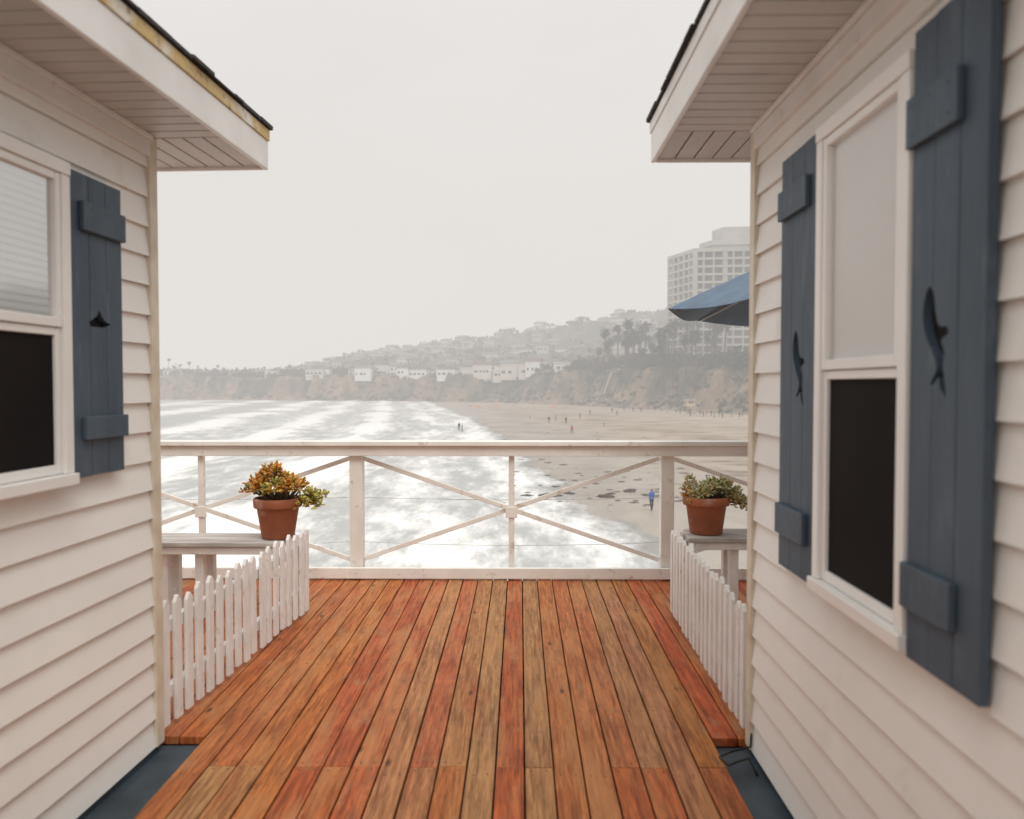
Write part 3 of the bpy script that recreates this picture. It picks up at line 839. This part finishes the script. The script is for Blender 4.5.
# ---------------------------------------------------------------- people
def person_mesh(name,mats,stride=.28,arm=.25,lod=1,seed=0):
    V=[(0,0,.95),(0,.0,1.12),(0,.01,1.30),(0,.01,1.43),(0,.0,1.52),(0,-.01,1.60),(0,-.01,1.69),
       (.17,0,1.41),(.22,-arm*.45,1.15),(.21,-arm*1.1,.90),(.21,-arm*1.3,.82),
       (-.17,0,1.41),(-.22,arm*.35,1.15),(-.21,arm*.45,.89),(-.21,arm*.4,.80),
       (.095,0,.90),(.10,-stride*.5+.04,.50),(.10,-stride*.65-.0,.09),(.10,-stride*.65-.15,.035),
       (-.095,0,.90),(-.10,stride*.3-.03,.50),(-.10,stride*.9,.12),(-.10,stride*.9-.14,.04)]
    V=[(x,-y,z) for x,y,z in V]
    E=[(0,1),(1,2),(2,3),(3,4),(4,5),(5,6),(3,7),(7,8),(8,9),(9,10),(3,11),(11,12),(12,13),(13,14),(0,15),(15,16),(16,17),(17,18),(0,19),(19,20),(20,21),(21,22)]
    Rr=[(.15,.11),(.14,.10),(.16,.115),(.13,.09),(.055,.055),(.085,.095),(.07,.08),(.065,.065),(.05,.05),(.036,.036),(.04,.025),(.065,.065),(.05,.05),(.036,.036),(.04,.025),
        (.09,.09),(.062,.062),(.042,.045),(.045,.03),(.09,.09),(.062,.062),(.042,.045),(.045,.03)]
    me=bpy.data.meshes.new(name); me.from_pydata(V,E,[]); ob=bpy.data.objects.new(name,me); COL.objects.link(ob)
    sk=ob.modifiers.new('skin','SKIN'); sk.use_smooth_shade=True
    for i,r_ in enumerate(Rr): me.skin_vertices[0].data[i].radius=r_
    me.skin_vertices[0].data[0].use_root=True
    ss=ob.modifiers.new('s','SUBSURF'); ss.levels=lod; ss.render_levels=lod
    bpy.context.view_layer.update()
    m2=bpy.data.meshes.new_from_object(ob.evaluated_get(bpy.context.evaluated_depsgraph_get()))
    bpy.data.objects.remove(ob); m2.materials.clear()
    for m in mats: m2.materials.append(m)
    for p in m2.polygons:
        c=p.center
        if c.z>1.60 or (c.z>1.53 and c.y<-.0): k=3
        elif c.z>1.49: k=2
        elif abs(c.x)>.185 and c.z<.93: k=2
        elif c.z>.88: k=0
        elif c.z>.10: k=1
        else: k=3
        p.material_index=k
    m2.name=name
    return m2
skin=mat('skin',(.42,.25,.18),rough=.6); hair=mat('hair',(.03,.02,.015),rough=.7)
def clo(n,c): return mat(n,c,rough=.8)
blue=clo('blue_jacket',(.06,.14,.45)); navy=clo('navy_trousers',(.03,.035,.06)); blk=clo('black_wetsuit',(.015,.015,.018)); red=clo('red_shirt',(.45,.08,.06)); wht=clo('white_shirt',(.6,.6,.58)); khk=clo('khaki_shorts',(.25,.2,.13)); grn_=clo('teal_shirt',(.05,.25,.25))
vars_=[person_mesh('person',[blue,navy,skin,hair],.30,.2,2),person_mesh('person',[blk,blk,skin,hair],.2,.15),person_mesh('person',[red,navy,skin,hair],.32,.25),
       person_mesh('person',[wht,khk,skin,hair],.12,.1),person_mesh('person',[grn_,blk,skin,hair],.26,.3)]
def person(x,y,v,rot,s=1):
    X,Y=g(x,y); o=bpy.data.objects.new('person',vars_[v]); COL.objects.link(o); o.location=(X,Y,ZB+.0); o.rotation_euler=(0,0,rot); o.scale=(s,s,s); return o
person(652,511,0,.15,1.02)
for (x,y,v) in ((572,434,2),(549,423,1),(556,421,4),(566,424,1),(459,431,1),(462,432,4),(604,426,3),(612,413,1),(624,411,1),(639,410,2),(655,411,1),(661,412,4),(688,414,1),(694,415,3),(700,415,1),(706,415.5,2),(711,416,1),(719,416,1),(731,417.5,4),(739,418,1),(667,413,3),(648,410.5,1),(680,414,1),(530,419,3),(590,415,1),(676,413.5,4),(742,416.5,2),(633,412,1),(641,412.5,1),(703,417,1),(714,418,4),(722,418.5,1),(690,417,1),(580,419,1),(617,416,2)):
    person(x,y,v,U(0,6.28),U(.98,1.15))
mb=MB(); M_or=clo('orange_fabric',(.6,.16,.04))
for (x,y) in ((470,411),(478,412),(553,412),(497,411)):
    X,Y=g(x,y); mb.tube([(X,Y,ZB),(X,Y,ZB+2.2)],.05,6,1); mb.lathe([(0,2.5),(.8,2.2),(1.2,1.9)],(X,Y,ZB),10)
mb.build('beach_umbrellas',[M_or,M_pole],recalc=False)

# ---------------------------------------------------------------- sea mist
mb=MB(); mb.box(-1500,1500,14,1700,-14,420)
mist=mb.build('sea_mist',[])
m=bpy.data.materials.new('sea_mist'); m.use_nodes=True; nt=m.node_tree; N=nt.nodes; L=nt.links
N.remove(N['Principled BSDF']); out=N['Material Output']
SIG=.00145
ab=N.new('ShaderNodeVolumeAbsorption'); ab.inputs['Color'].default_value=(0,0,0,1); ab.inputs['Density'].default_value=SIG
em=N.new('ShaderNodeEmission'); em.inputs['Color'].default_value=(.79,.76,.73,1); em.inputs['Strength'].default_value=SIG  # mist glows by itself, in place of scattered skylight
ad=N.new('ShaderNodeAddShader'); L.new(ab.outputs[0],ad.inputs[0]); L.new(em.outputs[0],ad.inputs[1]); L.new(ad.outputs[0],out.inputs['Volume'])
try: m.cycles.emission_sampling='NONE'
except Exception as ex: print(ex)
mist.data.materials.append(m)

# ---------------------------------------------------------------- world + sun
w=bpy.data.worlds.new('World'); scn.world=w; w.use_nodes=True; nt=w.node_tree; N=nt.nodes; L=nt.links
bg=N['Background']; bg.inputs['Strength'].default_value=.1
sky=N.new('ShaderNodeTexSky'); sky.sky_type='NISHITA'; sky.sun_disc=False; sky.sun_elevation=math.radians(55); sky.sun_rotation=math.radians(160)
hs=N.new('ShaderNodeHueSaturation'); hs.inputs['Saturation'].default_value=.15; L.new(sky.outputs[0],hs.inputs['Color'])
tc=N.new('ShaderNodeTexCoord'); sp=N.new('ShaderNodeSeparateXYZ'); L.new(tc.outputs['Generated'],sp.inputs[0])
rp=N.new('ShaderNodeValToRGB'); L.new(sp.outputs['Z'],rp.inputs[0])
e=rp.color_ramp.elements; e[0].position=0; e[0].color=(.80,.77,.745,1); e[1].position=.42; e[1].color=(.87,.85,.84,1)
x=e.new(.16); x.color=(.79,.765,.755,1)
x=e.new(.6); x.color=(1.08,1.065,1.05,1); x=e.new(1.0); x.color=(2.1,2.08,2.04,1)
mp=N.new('ShaderNodeMapping'); mp.inputs['Scale'].default_value=(1,1,2.6); L.new(tc.outputs['Generated'],mp.inputs[0])
nz=N.new('ShaderNodeTexNoise'); nz.inputs['Scale'].default_value=2.4; nz.inputs['Detail'].default_value=5; L.new(mp.outputs[0],nz.inputs['Vector'])
mr=N.new('ShaderNodeMapRange'); mr.inputs[1].default_value=.3; mr.inputs[2].default_value=.7; mr.inputs[3].default_value=8.8; mr.inputs[4].default_value=11.4; L.new(nz.outputs[0],mr.inputs[0])
vm=N.new('ShaderNodeVectorMath'); vm.operation='SCALE'; L.new(rp.outputs[0],vm.inputs[0]); L.new(mr.outputs[0],vm.inputs['Scale'])
mx=N.new('ShaderNodeMix'); mx.data_type='RGBA'; mx.inputs[0].default_value=.94; L.new(hs.outputs[0],mx.inputs[6]); L.new(vm.outputs[0],mx.inputs[7])
L.new(mx.outputs[2],bg.inputs['Color'])
sd=bpy.data.lights.new('sun','SUN'); sd.energy=1.5; sd.angle=math.radians(35); sd.color=(1,.965,.915)
so=bpy.data.objects.new('sun',sd); COL.objects.link(so)
el,az=math.radians(55),math.radians(160)
dirv=Vector((math.sin(az)*math.cos(el),math.cos(az)*math.cos(el),math.sin(el)))
so.rotation_euler=dirv.to_track_quat('Z','Y').to_euler(); so.location=(3,-8,12)

# ---------------------------------------------------------------- camera
cd=bpy.data.cameras.new('Camera'); cam=bpy.data.objects.new('Camera',cd); COL.objects.link(cam); scn.camera=cam
cd.sensor_width=36; cd.lens=800*36/1024; cd.clip_start=.05; cd.clip_end=9000
cam.location=(0,0,1.5); cam.rotation_euler=(math.radians(90-1.754),0,math.radians(.573))
cd.dof.use_dof=True; cd.dof.focus_distance=7.0; cd.dof.aperture_fstop=2.2
scn.view_settings.view_transform='Standard'; scn.view_settings.look='None'; scn.view_settings.exposure=0
